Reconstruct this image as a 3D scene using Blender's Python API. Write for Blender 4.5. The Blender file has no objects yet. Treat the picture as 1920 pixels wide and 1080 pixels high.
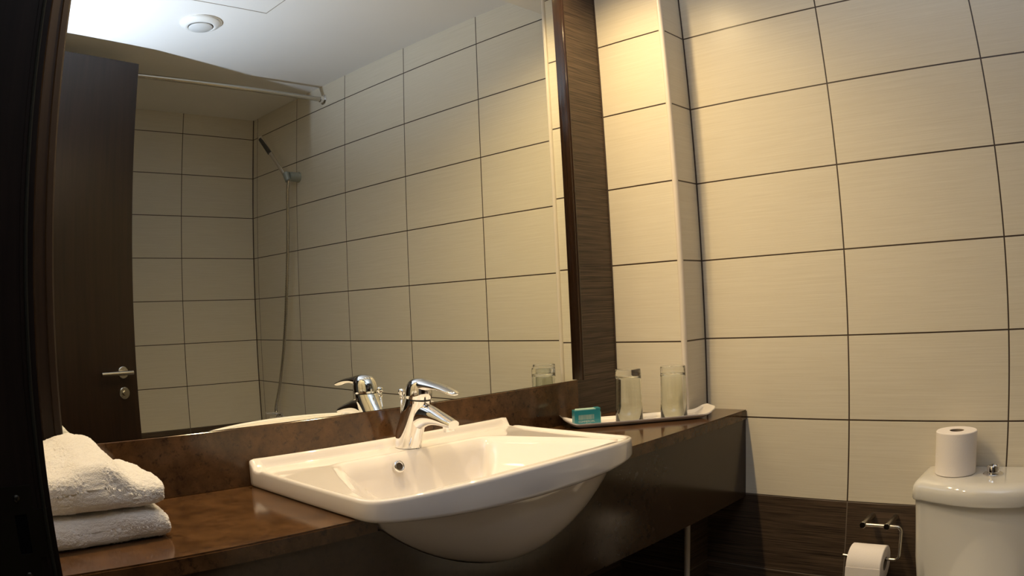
import bpy, bmesh, math, random
from mathutils import Vector, Matrix, noise as mnoise
PI = math.pi
S = bpy.context.scene
COL = S.collection
random.seed(4)

# ------------------------------------------------------------------ camera, exposure, world, lamps
CAM = Vector((-2.15703, -1.48583, 1.24671))
YAW, PIT, ROL = 0.80602, 0.0267, -0.04585
FPX, K3 = 1436.535, 0.04804                      # wide lens with barrel distortion
_f = Vector((math.sin(YAW)*math.cos(PIT), math.cos(YAW)*math.cos(PIT), math.sin(PIT)))
_r = Vector((math.cos(YAW), -math.sin(YAW), 0)); _u = _r.cross(_f)
RIGHT = math.cos(ROL)*_r + math.sin(ROL)*_u
UP = -math.sin(ROL)*_r + math.cos(ROL)*_u
cd = bpy.data.cameras.new('camera'); cam = bpy.data.objects.new('camera', cd); COL.objects.link(cam)
cam.matrix_world = Matrix(((RIGHT.x, UP.x, -_f.x, CAM.x), (RIGHT.y, UP.y, -_f.y, CAM.y), (RIGHT.z, UP.z, -_f.z, CAM.z), (0, 0, 0, 1)))
cd.type = 'PANO'; cd.sensor_width = 36; cd.sensor_fit = 'HORIZONTAL'; cd.clip_start = 0.01
_s = 36/1920.0
cc = cd.cycles if hasattr(cd, 'cycles') and hasattr(cd.cycles, 'fisheye_polynomial_k1') else cd
cc.panorama_type = 'FISHEYE_LENS_POLYNOMIAL'
cc.fisheye_fov = PI
cc.fisheye_polynomial_k0 = 0
cc.fisheye_polynomial_k1 = -1/(FPX*_s)
cc.fisheye_polynomial_k2 = 0
cc.fisheye_polynomial_k3 = -K3/(FPX*_s)**3
cc.fisheye_polynomial_k4 = 0
S.camera = cam
S.view_settings.view_transform = 'Standard'; S.view_settings.look = 'None'
S.view_settings.exposure = 0.1; S.view_settings.gamma = 1.0; S.view_settings.use_curve_mapping = False
cy = S.cycles
cy.use_denoising = True; cy.max_bounces = 10; cy.diffuse_bounces = 5; cy.glossy_bounces = 6
cy.transmission_bounces = 10; cy.transparent_max_bounces = 10; cy.sample_clamp_indirect = 4.0
cy.caustics_reflective = True; cy.caustics_refractive = True; cy.blur_glossy = 0.3

W = bpy.data.worlds.new('world'); S.world = W; W.use_nodes = True
W.node_tree.nodes['Background'].inputs[0].default_value = (0.55, 0.62, 0.75, 1)
W.node_tree.nodes['Background'].inputs[1].default_value = 0.03

ZC = 2.497                                        # ceiling
ZB = 2.385                                        # underside of the bulkhead over the mirror
WARM = (1.0, 0.735, 0.375); COOL = (0.70, 0.81, 1.0)
DOWNLIGHTS = [(-0.48, -0.20), (-1.02, -0.20), (-1.62, -0.20)]
DL_W = 33.0
FLASH = (-2.150, -1.490, 1.40); FLASH_AIM = (-1.78, -1.38, 2.497); FLASH_W = 200.0     # the camera's own flash, tipped up at the ceiling

def spot(name, loc, power, col, size, blend, rad):
    l = bpy.data.lights.new(name, 'SPOT'); l.energy = power; l.color = col; l.spot_size = size; l.spot_blend = blend
    l.shadow_soft_size = rad
    o = bpy.data.objects.new(name, l); o.location = loc; COL.objects.link(o); return o
for x, y in DOWNLIGHTS:
    spot('downlight_bulb', (x, y, ZB-0.012), DL_W*(0.8 if x > -0.8 else 1.05), WARM, math.radians(164), 0.9, 0.022)
_o = spot('camera_flash', FLASH, FLASH_W, COOL, math.radians(122), 1.0, 0.02)
_o.rotation_euler = (Vector(FLASH_AIM)-Vector(FLASH)).to_track_quat('-Z', 'Y').to_euler()

# ------------------------------------------------------------------ node helpers
def newmat(name):
    m = bpy.data.materials.new(name); m.use_nodes = True
    nt = m.node_tree; b = nt.nodes['Principled BSDF']; return m, nt, b
def simple(name, col, rough=0.5, metal=0.0, coat=0.0, spec=None, **kw):
    m, nt, b = newmat(name)
    b.inputs['Base Color'].default_value = (*col, 1); b.inputs['Roughness'].default_value = rough
    b.inputs['Metallic'].default_value = metal; b.inputs['Coat Weight'].default_value = coat
    if spec is not None: b.inputs['Specular IOR Level'].default_value = spec
    for k, v in kw.items(): b.inputs[k.replace('_', ' ')].default_value = v
    return m
def math_node(nt, op, a, b=None, c=None):
    n = nt.nodes.new('ShaderNodeMath'); n.operation = op
    for i, v in enumerate((a, b, c)):
        if v is None: continue
        if isinstance(v, (int, float)): n.inputs[i].default_value = v
        else: nt.links.new(v, n.inputs[i])
    return n.outputs[0]
def mixc(nt, fac, a, b):
    n = nt.nodes.new('ShaderNodeMix'); n.data_type = 'RGBA'
    for s, v in ((0, fac), (6, a), (7, b)):
        if isinstance(v, (int, float)): n.inputs[s].default_value = v
        elif isinstance(v, tuple): n.inputs[s].default_value = (*v, 1)
        else: nt.links.new(v, n.inputs[s])
    return n.outputs[2]
def noise(nt, vec, scale, detail=3, rough=0.5):
    n = nt.nodes.new('ShaderNodeTexNoise'); n.inputs['Scale'].default_value = scale
    n.inputs['Detail'].default_value = detail; n.inputs['Roughness'].default_value = rough
    nt.links.new(vec, n.inputs['Vector']); return n.outputs['Fac']
def mapr(nt, v, a, b, c, d):
    n = nt.nodes.new('ShaderNodeMapRange'); nt.links.new(v, n.inputs[0])
    for i, x in enumerate((a, b, c, d)): n.inputs[i+1].default_value = x
    return n.outputs[0]
def bump(nt, h, strength, dist, b):
    n = nt.nodes.new('ShaderNodeBump'); n.inputs['Strength'].default_value = strength; n.inputs['Distance'].default_value = dist
    nt.links.new(h, n.inputs['Height']); nt.links.new(n.outputs[0], b.inputs['Normal'])
def coords(nt):
    tc = nt.nodes.new('ShaderNodeTexCoord'); sp = nt.nodes.new('ShaderNodeSeparateXYZ')
    nt.links.new(tc.outputs['Object'], sp.inputs[0]); return tc.outputs['Object'], sp.outputs

def tile_mat(name, axis, u0, tw, dark=False, gcol=None, verticals=True, z0=0.62, th=0.25, g=0.0042):
    """Tiles 0.25 high laid in straight rows, fine horizontal streaks; axis is the horizontal wall axis."""
    m, nt, b = newmat(name)
    vec, o = coords(nt)
    u, z = o[axis], o[2]
    fz = math_node(nt, 'FRACT', math_node(nt, 'DIVIDE', math_node(nt, 'ADD', z, -z0+10*th), th))
    dz = math_node(nt, 'MULTIPLY', math_node(nt, 'MINIMUM', fz, math_node(nt, 'SUBTRACT', 1.0, fz)), th)
    fu = math_node(nt, 'FRACT', math_node(nt, 'DIVIDE', math_node(nt, 'ADD', u, -u0+20*tw), tw))
    du = math_node(nt, 'MULTIPLY', math_node(nt, 'MINIMUM', fu, math_node(nt, 'SUBTRACT', 1.0, fu)), tw)
    d = math_node(nt, 'MINIMUM', dz, du) if verticals else dz
    gm = mapr(nt, d, g/2-0.0004, g/2+0.0006, 1.0, 0.0)
    cb = nt.nodes.new('ShaderNodeCombineXYZ')
    nt.links.new(math_node(nt, 'MULTIPLY', u, 5.0), cb.inputs[0]); nt.links.new(math_node(nt, 'MULTIPLY', z, 480.0 if not dark else 330.0), cb.inputs[1])
    # each tile its own streaks
    iu = math_node(nt, 'FLOOR', math_node(nt, 'DIVIDE', math_node(nt, 'ADD', u, -u0+20*tw), tw))
    iz = math_node(nt, 'FLOOR', math_node(nt, 'DIVIDE', math_node(nt, 'ADD', z, -z0+10*th), th))
    nt.links.new(math_node(nt, 'ADD', math_node(nt, 'MULTIPLY', iu, 5.3), math_node(nt, 'MULTIPLY', iz, 3.7)), cb.inputs[2])
    st = noise(nt, cb.outputs[0], 1.0, 4, 0.65)
    if dark:
        c = mixc(nt, mapr(nt, st, 0.35, 0.68, 0, 1), (0.020, 0.013, 0.009), (0.125, 0.084, 0.055))
        grout = (0.17, 0.14, 0.11)
        b.inputs['Roughness'].default_value = 0.42; b.inputs['Specular IOR Level'].default_value = 0.35
    else:
        c = mixc(nt, mapr(nt, st, 0.3, 0.7, 0, 1), (0.63, 0.57, 0.455), (0.72, 0.665, 0.55))
        grout = (0.045, 0.027, 0.017)
        b.inputs['Roughness'].default_value = 0.34; b.inputs['Specular IOR Level'].default_value = 0.4
    if gcol: grout = gcol
    nt.links.new(mixc(nt, gm, c, grout), b.inputs['Base Color'])
    h = math_node(nt, 'SUBTRACT', math_node(nt, 'MULTIPLY', st, 0.12), gm)
    bump(nt, h, 0.55 if not dark else 0.6, 0.0012, b)
    return m

TW = 0.49743
M = {}
M['tile_y'] = tile_mat('cream_tile_right', 1, -0.75869, TW)
M['tile_x'] = tile_mat('cream_tile_back', 0, -0.49416, TW)
M['tile_col'] = tile_mat('cream_tile_column', 1, 0.5, TW, verticals=False)
M['tile_colx'] = tile_mat('cream_tile_column_front', 0, 0.3, TW, verticals=False)
M['dark_y'] = tile_mat('dark_tile_right', 1, -0.75869, TW, dark=True, g=0.003)
M['dark_x'] = tile_mat('dark_tile_back', 0, -0.49416, TW, dark=True, g=0.003)
M['dark_strip'] = tile_mat('dark_tile_mirror_wall', 0, -0.36, 0.6, dark=True, g=0.0016, gcol=(0.03, 0.02, 0.014))
M['trim'] = simple('cream_corner_trim', (0.70, 0.63, 0.55), 0.3)
def plaster(name, col, rough):
    m, nt, b = newmat(name); vec, o = coords(nt)
    n = noise(nt, vec, 3.0, 4); nt.links.new(mixc(nt, n, tuple(c*0.95 for c in col), col), b.inputs['Base Color'])
    b.inputs['Roughness'].default_value = rough; bump(nt, noise(nt, vec, 160, 2), 0.1, 0.0006, b); return m
M['ceiling'] = plaster('white_ceiling_paint', (0.80, 0.78, 0.75), 0.7)
M['plaster'] = plaster('corridor_paint', (0.55, 0.52, 0.47), 0.8)
def stone(name, a, bcol, mot, rough):
    m, nt, b = newmat(name); vec, o = coords(nt)
    n1 = noise(nt, vec, 16, 6, 0.7); n2 = noise(nt, vec, 52, 6, 0.75)
    c = mixc(nt, mapr(nt, n1, 0.35, 0.65, 0, 1), a, bcol)
    c = mixc(nt, mapr(nt, n2, 0.53, 0.66, 0, 0.85), c, mot)
    v = nt.nodes.new('ShaderNodeTexVoronoi'); v.inputs['Scale'].default_value = 210; nt.links.new(vec, v.inputs['Vector'])
    sp = mapr(nt, v.outputs['Distance'], 0.05, 0.12, 0.6, 0)
    k = noise(nt, vec, 40, 2); k = mapr(nt, k, 0.66, 0.72, 0, 1)
    c = mixc(nt, math_node(nt, 'MULTIPLY', sp, k), c, (0.45, 0.33, 0.22))
    nt.links.new(c, b.inputs['Base Color']); b.inputs['Roughness'].default_value = rough
    b.inputs['Specular IOR Level'].default_value = 0.45
    return m
M['stone'] = stone('brown_quartz', (0.044, 0.021, 0.009), (0.100, 0.049, 0.020), (0.018, 0.010, 0.006), 0.12)
M['apron'] = stone('dark_brown_quartz', (0.036, 0.022, 0.013), (0.044, 0.028, 0.017), (0.028, 0.018, 0.011), 0.16)
M['ceramic'] = simple('white_ceramic', (0.79, 0.745, 0.715), 0.05, coat=0.6, Coat_Roughness=0.03)
M['tank'] = simple('white_ceramic_tank', (0.70, 0.68, 0.64), 0.07, coat=0.5, Coat_Roughness=0.04)
M['chrome'] = simple('polished_chrome', (0.86, 0.86, 0.87), 0.04, 1.0)
M['steel'] = simple('brushed_steel', (0.55, 0.52, 0.46), 0.26, 1.0)
M['dark_steel'] = simple('dark_metal_end', (0.05, 0.045, 0.04), 0.35, 1.0)
M['mirror'] = simple('mirror_silver', (0.84, 0.86, 0.82), 0.0, 1.0)
M['black'] = simple('black_void', (0.004, 0.004, 0.004), 0.9, spec=0.0)
M['paint_strike'] = simple('aged_bronze_plate', (0.045, 0.040, 0.032), 0.42, 1.0)
M['seal'] = simple('brush_seal', (0.022, 0.020, 0.014), 0.9, spec=0.1)
M['plastic'] = simple('white_plastic', (0.78, 0.77, 0.74), 0.25)
M['plastic_in'] = simple('grey_white_plastic', (0.62, 0.62, 0.61), 0.35)
M['frost'] = simple('grey_satin_plastic', (0.30, 0.33, 0.31), 0.35, 0.3)
M['spray'] = simple('dark_grey_spray_face', (0.05, 0.045, 0.04), 0.4)
M['rubber'] = simple('black_rubber', (0.02, 0.02, 0.02), 0.5)
M['card'] = simple('roll_core_card', (0.22, 0.17, 0.12), 0.9)
M['glass'] = simple('clear_glass', (0.96, 0.98, 0.95), 0.0, Transmission_Weight=1.0, IOR=1.45)
M['teal'] = simple('teal_card', (0.018, 0.20, 0.25), 0.35, coat=0.3)
M['teal_light'] = simple('pale_teal_card', (0.38, 0.55, 0.48), 0.5)
M['print'] = simple('cream_print', (0.50, 0.55, 0.48), 0.5)
M['print_dim'] = simple('grey_green_print', (0.30, 0.38, 0.34), 0.5)
M['floor'] = simple('floor_tile', (0.05, 0.035, 0.025), 0.4)
M['lamp_ring'] = simple('lamp_ring', (0.7, 0.68, 0.62), 0.25, 1.0)
def emis(name, col, s):
    m, nt, b = newmat(name); b.inputs['Emission Color'].default_value = (*col, 1); b.inputs['Emission Strength'].default_value = s
    b.inputs['Base Color'].default_value = (0.8, 0.8, 0.8, 1); return m
M['bulb'] = emis('halogen_glass', (1, 0.75, 0.45), 14.0)
M['cool_bulb'] = emis('opal_lamp_glass', (0.75, 0.86, 1), 6.0)
def wood(name, a, c, rough, axis_scale):
    m, nt, b = newmat(name); vec, o = coords(nt)
    mp = nt.nodes.new('ShaderNodeMapping'); nt.links.new(vec, mp.inputs[0]); mp.inputs['Scale'].default_value = axis_scale
    n = noise(nt, mp.outputs[0], 1.0, 6, 0.6)
    nt.links.new(mixc(nt, mapr(nt, n, 0.35, 0.65, 0, 1), a, c), b.inputs['Base Color'])
    b.inputs['Roughness'].default_value = rough; b.inputs['Specular IOR Level'].default_value = 0.4 if rough < 0.4 else 0.18
    bump(nt, n, 0.15, 0.0008, b); return m
M['door'] = wood('wenge_veneer', (0.012, 0.006, 0.004), (0.020, 0.010, 0.006), 0.30, (60, 60, 2.5))
M['jamb'] = wood('wenge_frame', (0.010, 0.006, 0.004), (0.017, 0.010, 0.007), 0.45, (90, 90, 3))
M['frame'] = wood('bronze_brown_moulding', (0.014, 0.007, 0.004), (0.026, 0.013, 0.007), 0.12, (120, 120, 3))
def paper():
    m, nt, b = newmat('toilet_tissue'); vec, o = coords(nt)
    b.inputs['Base Color'].default_value = (0.87, 0.81, 0.77, 1); b.inputs['Roughness'].default_value = 0.95
    b.inputs['Specular IOR Level'].default_value = 0.1
    bump(nt, noise(nt, vec, 420, 2), 0.35, 0.0008, b); return m
M['paper'] = paper()
def terry():
    m, nt, b = newmat('white_terry_cloth'); vec, o = coords(nt)
    n = noise(nt, vec, 520, 3, 0.7); n2 = noise(nt, vec, 150, 3, 0.6)
    nt.links.new(mixc(nt, n, (0.72, 0.69, 0.67), (0.88, 0.86, 0.85)), b.inputs['Base Color'])
    b.inputs['Roughness'].default_value = 0.95; b.inputs['Specular IOR Level'].default_value = 0.1
    b.inputs['Sheen Weight'].default_value = 0.3
    bump(nt, math_node(nt, 'ADD', n, n2), 0.9, 0.003, b); return m
M['terry'] = terry()

# ------------------------------------------------------------------ mesh helpers
def obj(name, bm, mat, parent=None, smooth=False, mats=None, auto=None, world=True):
    """Link a bmesh given in world coordinates as ONE mesh; parts keep their world place under the parent."""
    me = bpy.data.meshes.new(name)
    bmesh.ops.recalc_face_normals(bm, faces=bm.faces[:])
    if smooth:
        for f in bm.faces: f.smooth = True
    if auto is not None:
        for e in bm.edges:
            if len(e.link_faces) == 2 and e.calc_face_angle(0) > math.radians(auto): e.smooth = False
    bm.to_mesh(me); bm.free()
    for mm in (mats or [mat]): me.materials.append(mm)
    o = bpy.data.objects.new(name, me); COL.objects.link(o)
    if parent is not None:
        o.parent = parent
        if world:
            p = parent; off = Vector((0, 0, 0))
            while p is not None: off += p.location; p = p.parent
            o.location = -off if parent.rotation_euler.z == 0 else -off
    return o
def thing(name, label, cat, loc=(0, 0, 0), group=None):
    o = bpy.data.objects.new(name, None); o.empty_display_size = 0.05; COL.objects.link(o)
    o.location = loc; o['label'] = label; o['category'] = cat
    if group: o['group'] = group
    return o
def tag(o, label, cat, group=None):
    o['label'] = label; o['category'] = cat
    if group: o['group'] = group
    return o
def struct(name, bm, mat, **kw):
    o = obj(name, bm, mat, **kw); o['kind'] = 'structure'; return o
def box(bm, x0, x1, y0, y1, z0, z1, bev=0.0, seg=2, mi=0):
    r = bmesh.ops.create_cube(bm, size=1.0)
    vs = r['verts']
    for v in vs:
        v.co = Vector((x0 if v.co.x < 0 else x1, y0 if v.co.y < 0 else y1, z0 if v.co.z < 0 else z1))
    fs = {f for v in vs for f in v.link_faces}
    for f in fs: f.material_index = mi
    if bev > 0:
        es = list({e for v in vs for e in v.link_edges})
        bmesh.ops.bevel(bm, geom=es, offset=bev, segments=seg, profile=0.5, affect='EDGES')
    return bm
def B(*a, **k): return box(bmesh.new(), *a, **k)
def frame_of(d):
    d = d.normalized(); a = Vector((0, 0, 1)) if abs(d.z) < 0.9 else Vector((1, 0, 0))
    n = d.cross(a).normalized(); return n, d.cross(n).normalized()
def tube(bm, pts, r, n=16, caps=True):
    pts = [Vector(p) for p in pts]; rs = r if isinstance(r, (list, tuple)) else [r]*len(pts)
    rings = []; nn = None
    for i, p in enumerate(pts):
        d = (pts[min(i+1, len(pts)-1)]-pts[max(i-1, 0)]).normalized()
        if nn is None: nn, _ = frame_of(d)
        nn = (nn-d*nn.dot(d)).normalized(); bb = d.cross(nn)
        rings.append([bm.verts.new(p+rs[i]*(math.cos(2*PI*k/n)*nn+math.sin(2*PI*k/n)*bb)) for k in range(n)])
    for a, b in zip(rings, rings[1:]):
        for k in range(n): bm.faces.new((a[k], a[(k+1) % n], b[(k+1) % n], b[k]))
    if caps: bm.faces.new(rings[0][::-1]); bm.faces.new(rings[-1])
    return bm
def lathe(bm, prof, org, axis=(0, 0, 1), n=48, closed=False):
    """prof: list of (radius, height along axis)."""
    org = Vector(org); ax = Vector(axis).normalized(); a, b = frame_of(ax)
    rings = []
    for r, h in prof:
        if r < 1e-6: rings.append([bm.verts.new(org+ax*h)])
        else: rings.append([bm.verts.new(org+ax*h+r*(math.cos(2*PI*k/n)*a+math.sin(2*PI*k/n)*b)) for k in range(n)])
    seq = list(zip(rings, rings[1:]))
    if closed: seq.append((rings[-1], rings[0]))
    for p, q in seq:
        for k in range(n):
            k2 = (k+1) % n
            if len(p) == 1 and len(q) == 1: continue
            if len(p) == 1: bm.faces.new((p[0], q[k2], q[k]))
            elif len(q) == 1: bm.faces.new((p[k], p[k2], q[0]))
            else: bm.faces.new((p[k], p[k2], q[k2], q[k]))
    return bm
def spline(pts, n=8):
    """Catmull-Rom through pts; works for vectors of any length."""
    P = [tuple(p) for p in pts]; P = [P[0]]+P+[P[-1]]; out = []
    for i in range(1, len(P)-2):
        for k in range(n):
            t = k/n; p0, p1, p2, p3 = P[i-1], P[i], P[i+1], P[i+2]
            out.append(tuple(0.5*((2*b)+(c-a)*t+(2*a-5*b+4*c-d)*t*t+(-a+3*b-3*c+d)*t**3) for a, b, c, d in zip(p0, p1, p2, p3)))
    out.append(P[-1]); return out
def prism(bm, poly, axis, a, b):
    """poly in the plane across axis, extruded from a to b."""
    def P(u, v, w):
        return {0: (w, u, v), 1: (u, w, v), 2: (u, v, w)}[axis]
    A = [bm.verts.new(P(u, v, a)) for u, v in poly]; Bv = [bm.verts.new(P(u, v, b)) for u, v in poly]
    n = len(poly)
    for i in range(n): bm.faces.new((A[i], A[(i+1) % n], Bv[(i+1) % n], Bv[i]))
    bm.faces.new(A[::-1]); bm.faces.new(Bv); return bm
def sstep(a, b, x):
    t = max(0.0, min(1.0, (x-a)/(b-a))); return t*t*(3-2*t)

# ------------------------------------------------------------------ the room
XL, YB = -2.02, -2.8066
ZW = 0.62                                        # top of the dark wainscot tiles
bm = B(XL-0.13, 0.12, YB-0.12, 0.12, -0.1, 0); struct('floor', bm, M['floor'])
bm = B(XL-0.01, 0.12, YB-0.12, 0.12, ZC, ZC+0.1); struct('ceiling', bm, M['ceiling'])
bm = B(0, 0.12, YB-0.12, 0.12, 0, ZW); box(bm, 0, 0.12, YB-0.12, 0.12, ZW, ZC, mi=1)
struct('wall_right', bm, None, mats=[M['dark_y'], M['tile_y']])
bm = B(XL, 0, YB-0.12, YB, 0, ZW); box(bm, XL, 0, YB-0.12, YB, ZW, ZC, mi=1)
struct('wall_back', bm, None, mats=[M['dark_x'], M['tile_x']])
struct('wall_front', B(XL, 0, 0, 0.12, 0, ZC), M['dark_strip'])
D0, D1, DH = -0.69, -1.62, 2.43                   # doorway in the left wall
bm = B(XL-0.13, XL, D0+0.02, 0.12, 0, ZC); box(bm, XL-0.13, XL, YB-0.12, D1-0.02, 0, ZC); box(bm, XL-0.13, XL, D1-0.02, D0+0.02, DH+0.02, ZC)
struct('wall_left', bm, M['tile_col'])
# boxed-in column in the corner
cw, cdp = 0.1323, 0.2653
bm = bmesh.new()
for z0, z1, o_ in ((0, ZW, 0), (ZW, ZB, 2)):
    box(bm, -cw, 0, -cdp, 0, z0, z1)
bm.faces.ensure_lookup_table()
for f in bm.faces:
    f.normal_update(); c = f.calc_center_median(); up = 2 if c.z > ZW else 0
    f.material_index = up+(1 if abs(f.normal.y) > 0.5 else 0)
struct('wall_column', bm, None, mats=[M['dark_y'], M['dark_x'], M['tile_col'], M['tile_colx']])
bm = bmesh.new(); lathe(bm, [(0.0095, 0), (0.0095, ZB)], (-cw+0.003, -cdp+0.003, 0), n=32)
struct('trim_1', bm, M['trim'], smooth=True)
struct('trim_2', B(XL, 0, -0.375, 0, ZB, ZC), M['ceiling'])       # bulkhead over the mirror
# dark joints in the inner corners
bm = B(-0.004, 0, -cdp-0.003, -cdp, ZW, ZB); box(bm, -0.004, 0, YB, YB+0.005, ZW, ZC); box(bm, -cw-0.003, -cw, -0.003, 0, 0, ZB)
struct('trim_3', bm, simple('corner_joint', (0.06, 0.04, 0.03), 0.7))
# ceiling hatch outline
bm = bmesh.new()
hx0, hx1, hy0, hy1 = -1.35, -0.775, -1.197, -0.70
for a in ((hx0, hx1, hy0, hy0+0.003), (hx1-0.003, hx1, hy0, hy1), (hx0, hx1, hy1-0.003, hy1), (hx0, hx0+0.003, hy0, hy1)):
    box(bm, a[0], a[1], a[2], a[3], ZC-0.0015, ZC)
struct('trim_4', bm, simple('hatch_joint', (0.30, 0.27, 0.22), 0.8))
# corridor outside the door
bm = B(-3.9, XL-0.13, -3.4, 0.6, -0.1, 0); box(bm, -3.9, XL-0.13, -3.4, 0.6, 2.46, 2.56); box(bm, -4.0, -3.9, -3.4, 0.6, 0, 2.46)
box(bm, -3.9, XL-0.13, 0.6, 0.7, 0, 2.46); box(bm, -3.9, XL-0.13, -3.5, -3.4, 0, 2.46)
struct('wall_corridor', bm, M['plaster'])

# door frame lining, seal and strike plate
bm = B(XL-0.145, XL-0.001, D0, D0+0.02, 0, DH+0.02); box(bm, XL-0.145, XL-0.001, D1-0.02, D1, 0, DH+0.02)
box(bm, XL-0.145, XL-0.001, D1, D0, DH, DH+0.02)
box(bm, XL-0.145, XL-0.075, D0-0.014, D0, 0, DH); box(bm, XL-0.145, XL-0.075, D1, D1+0.014, 0, DH)
box(bm, XL-0.016, XL-0.012, D0-0.001, D0, 0, DH)
fr = struct('trim_5', bm, M['jamb'])
obj('seal_strip', tube(bmesh.new(), [(XL-0.0095, D0-0.001, 0.01), (XL-0.0095, D0-0.001, DH)], 0.0022, 8), M['seal'], fr, smooth=True)
bm = bmesh.new()
yz = D0-0.0015
for a in ((-2.094, -2.0645, 0.935, 1.088), (-2.0505, -2.0425, 0.935, 1.088), (-2.0645, -2.0505, 1.058, 1.088), (-2.0645, -2.0505, 0.985, 1.016), (-2.0645, -2.0505, 0.935, 0.945), (-2.0425, -2.026, 1.010, 1.062)):
    box(bm, a[0], a[1], yz, D0+0.0005, a[2], a[3])
sp_ = obj('strike_plate', bm, M['paint_strike'], fr)
obj('slot', B(-2.0645, -2.0505, yz+0.0008, D0+0.0006, 0.94, 1.06), M['black'], sp_)
for z in (1.075, 0.992):
    bm = bmesh.new(); lathe(bm, [(0, 0.0022), (0.0028, 0.002), (0.0042, 0.0006), (0.0042, 0)], (-2.0595, D0-0.0012, z), (0, -1, 0), 16); obj('screw', bm, M['paint_strike'], sp_, smooth=True)

# open door leaf
dl = 0.895; da = math.atan(0.17)
dmat = Matrix.Translation((XL, D1-0.006, 0)) @ Matrix.Rotation(-da, 4, 'Z')
def leafpart(name, bm, mat, parent, **k):
    bmesh.ops.transform(bm, matrix=dmat, verts=bm.verts[:]); return obj(name, bm, mat, parent, **k)
bm = B(0, dl, -0.042, 0, 0.008, 2.408, bev=0.0015, seg=1); bmesh.ops.transform(bm, matrix=dmat, verts=bm.verts[:])
leaf = struct('door_1', bm, M['door'])
hx, hz = dl-0.072, 1.042
bm = bmesh.new(); lathe(bm, [(0.026, 0), (0.026, 0.006), (0.024, 0.008), (0, 0.008)], (hx, 0, hz), (0, 1, 0), 32)
hd = leafpart('door_handle', bm, M['steel'], leaf, smooth=True, auto=30)
bm = bmesh.new(); tube(bm, [(hx, 0.005, hz), (hx, 0.045, hz)], 0.009, 16)
tube(bm, [(hx+0.028, 0.05, hz), (hx-0.128, 0.05, hz)], 0.0095, 20); leafpart('lever', bm, M['steel'], hd, smooth=True, auto=40)
bm = bmesh.new(); lathe(bm, [(0.026, 0), (0.026, 0.006), (0.024, 0.008), (0.011, 0.008), (0.010, 0.016), (0, 0.016)], (hx, 0, hz-0.088), (0, 1, 0), 32)
leafpart('lock_rose', bm, M['steel'], leaf, smooth=True, auto=30)

# downlights in the bulkhead
for i, (x, y) in enumerate(DOWNLIGHTS):
    t = thing('downlight', ['recessed halogen downlight in the bulkhead, nearest the tiled column', 'recessed halogen downlight in the bulkhead over the washbasin', 'recessed halogen downlight in the bulkhead over the folded towels'][i], 'downlight', (x, y, ZB), group='downlights over the mirror')
    bm = bmesh.new(); lathe(bm, [(0.040, -0.0005), (0.040, -0.005), (0.030, -0.006), (0.030, -0.0005)], (x, y, ZB), closed=True); obj('ring', bm, M['lamp_ring'], t, smooth=True, auto=30)
    bm = bmesh.new(); lathe(bm, [(0, -0.001), (0.0295, -0.001), (0.0295, -0.003), (0, -0.003)], (x, y, ZB)); obj('lens', bm, M['bulb'], t)

# extractor vent on the ceiling
vx, vy = -0.985, -1.408
t = thing('ceiling_vent', 'round white valve vent on the ceiling seen in the mirror', 'vent', (vx, vy, ZC))
bm = bmesh.new(); lathe(bm, [(0.052, 0), (0.092, 0), (0.094, -0.004), (0.086, -0.012), (0.070, -0.020), (0.060, -0.022), (0.054, -0.018)], (vx, vy, ZC), closed=True, n=64); obj('flange', bm, M['plastic'], t, smooth=True)
bm = bmesh.new(); lathe(bm, [(0, -0.003), (0.03, -0.003), (0.052, -0.020), (0.053, -0.024), (0.048, -0.028), (0, -0.029)], (vx, vy, ZC), n=64); obj('disc', bm, M['plastic_in'], t, smooth=True, auto=40)

# ------------------------------------------------------------------ mirror
MX0, MX1, MZ0, MZ1 = -1.8635, -0.356, 1.0205, 2.37
t = thing('wall_mirror', 'large rectangular wall mirror over the washbasin with slim dark bronze side mouldings', 'mirror', (-1.11, 0, MZ0))
obj('mirror_glass', B(MX0, MX1, -0.01503, -0.001, MZ0, MZ1), M['mirror'], t)
bm = bmesh.new()
prof = spline([(MX1, -0.001), (MX1, -0.030), (MX1+0.003, -0.036), (MX1+0.009, -0.036), (MX1+0.012, -0.030), (MX1+0.013, -0.001)], 4)
prism(bm, [(u, v) for u, v in prof], 2, MZ0, MZ1); obj('side_moulding', bm, M['frame'], t, smooth=True, auto=50)
bm = bmesh.new()
prism(bm, [(MX0, -0.001), (MX0, -0.022), (MX0-0.004, -0.026), (MX0-0.016, -0.026), (MX0-0.018, -0.021), (MX0-0.040, -0.021), (MX0-0.042, -0.001)], 2, MZ0, MZ1)
obj('side_moulding', bm, M['jamb'], t)

# ------------------------------------------------------------------ counter, apron, backsplash
ZT = 0.8936; YF = -0.4105
# basin geometry
SX, SY0 = -1.072, -0.0215
def arc_pts():
    pts = []
    pts.append((-0.388, SY0)); pts.append((-0.384, -0.15)); pts.append((-0.380, -0.30)); pts.append((-0.377, -0.425))
    R = [(-0.377, -0.425), (-0.368, -0.453), (-0.335, -0.481), (-0.26, -0.514), (-0.17, -0.536), (-0.08, -0.546), (0, -0.549)]
    full = R+[(-x, y) for x, y in R[-2::-1]]
    pts += spline(full, 6)[1:-1]
    pts += [(0.377, -0.425), (0.380, -0.30), (0.384, -0.15), (0.388, SY0)]
    return pts
OUT = arc_pts()
def round_poly(P, r, n=5):
    """round the corners of polygon P."""
    out = []; N = len(P)
    for i in range(N):
        a, b, c = Vector(P[i-1]), Vector(P[i]), Vector(P[(i+1) % N])
        d1, d2 = (a-b), (c-b); l = min(r, d1.length*0.45, d2.length*0.45)
        p, q = b+d1.normalized()*l, b+d2.normalized()*l
        for k in range(n+1):
            t = k/n; out.append(tuple((1-t)**2*p+2*t*(1-t)*b+t*t*q))
    return out
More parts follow.
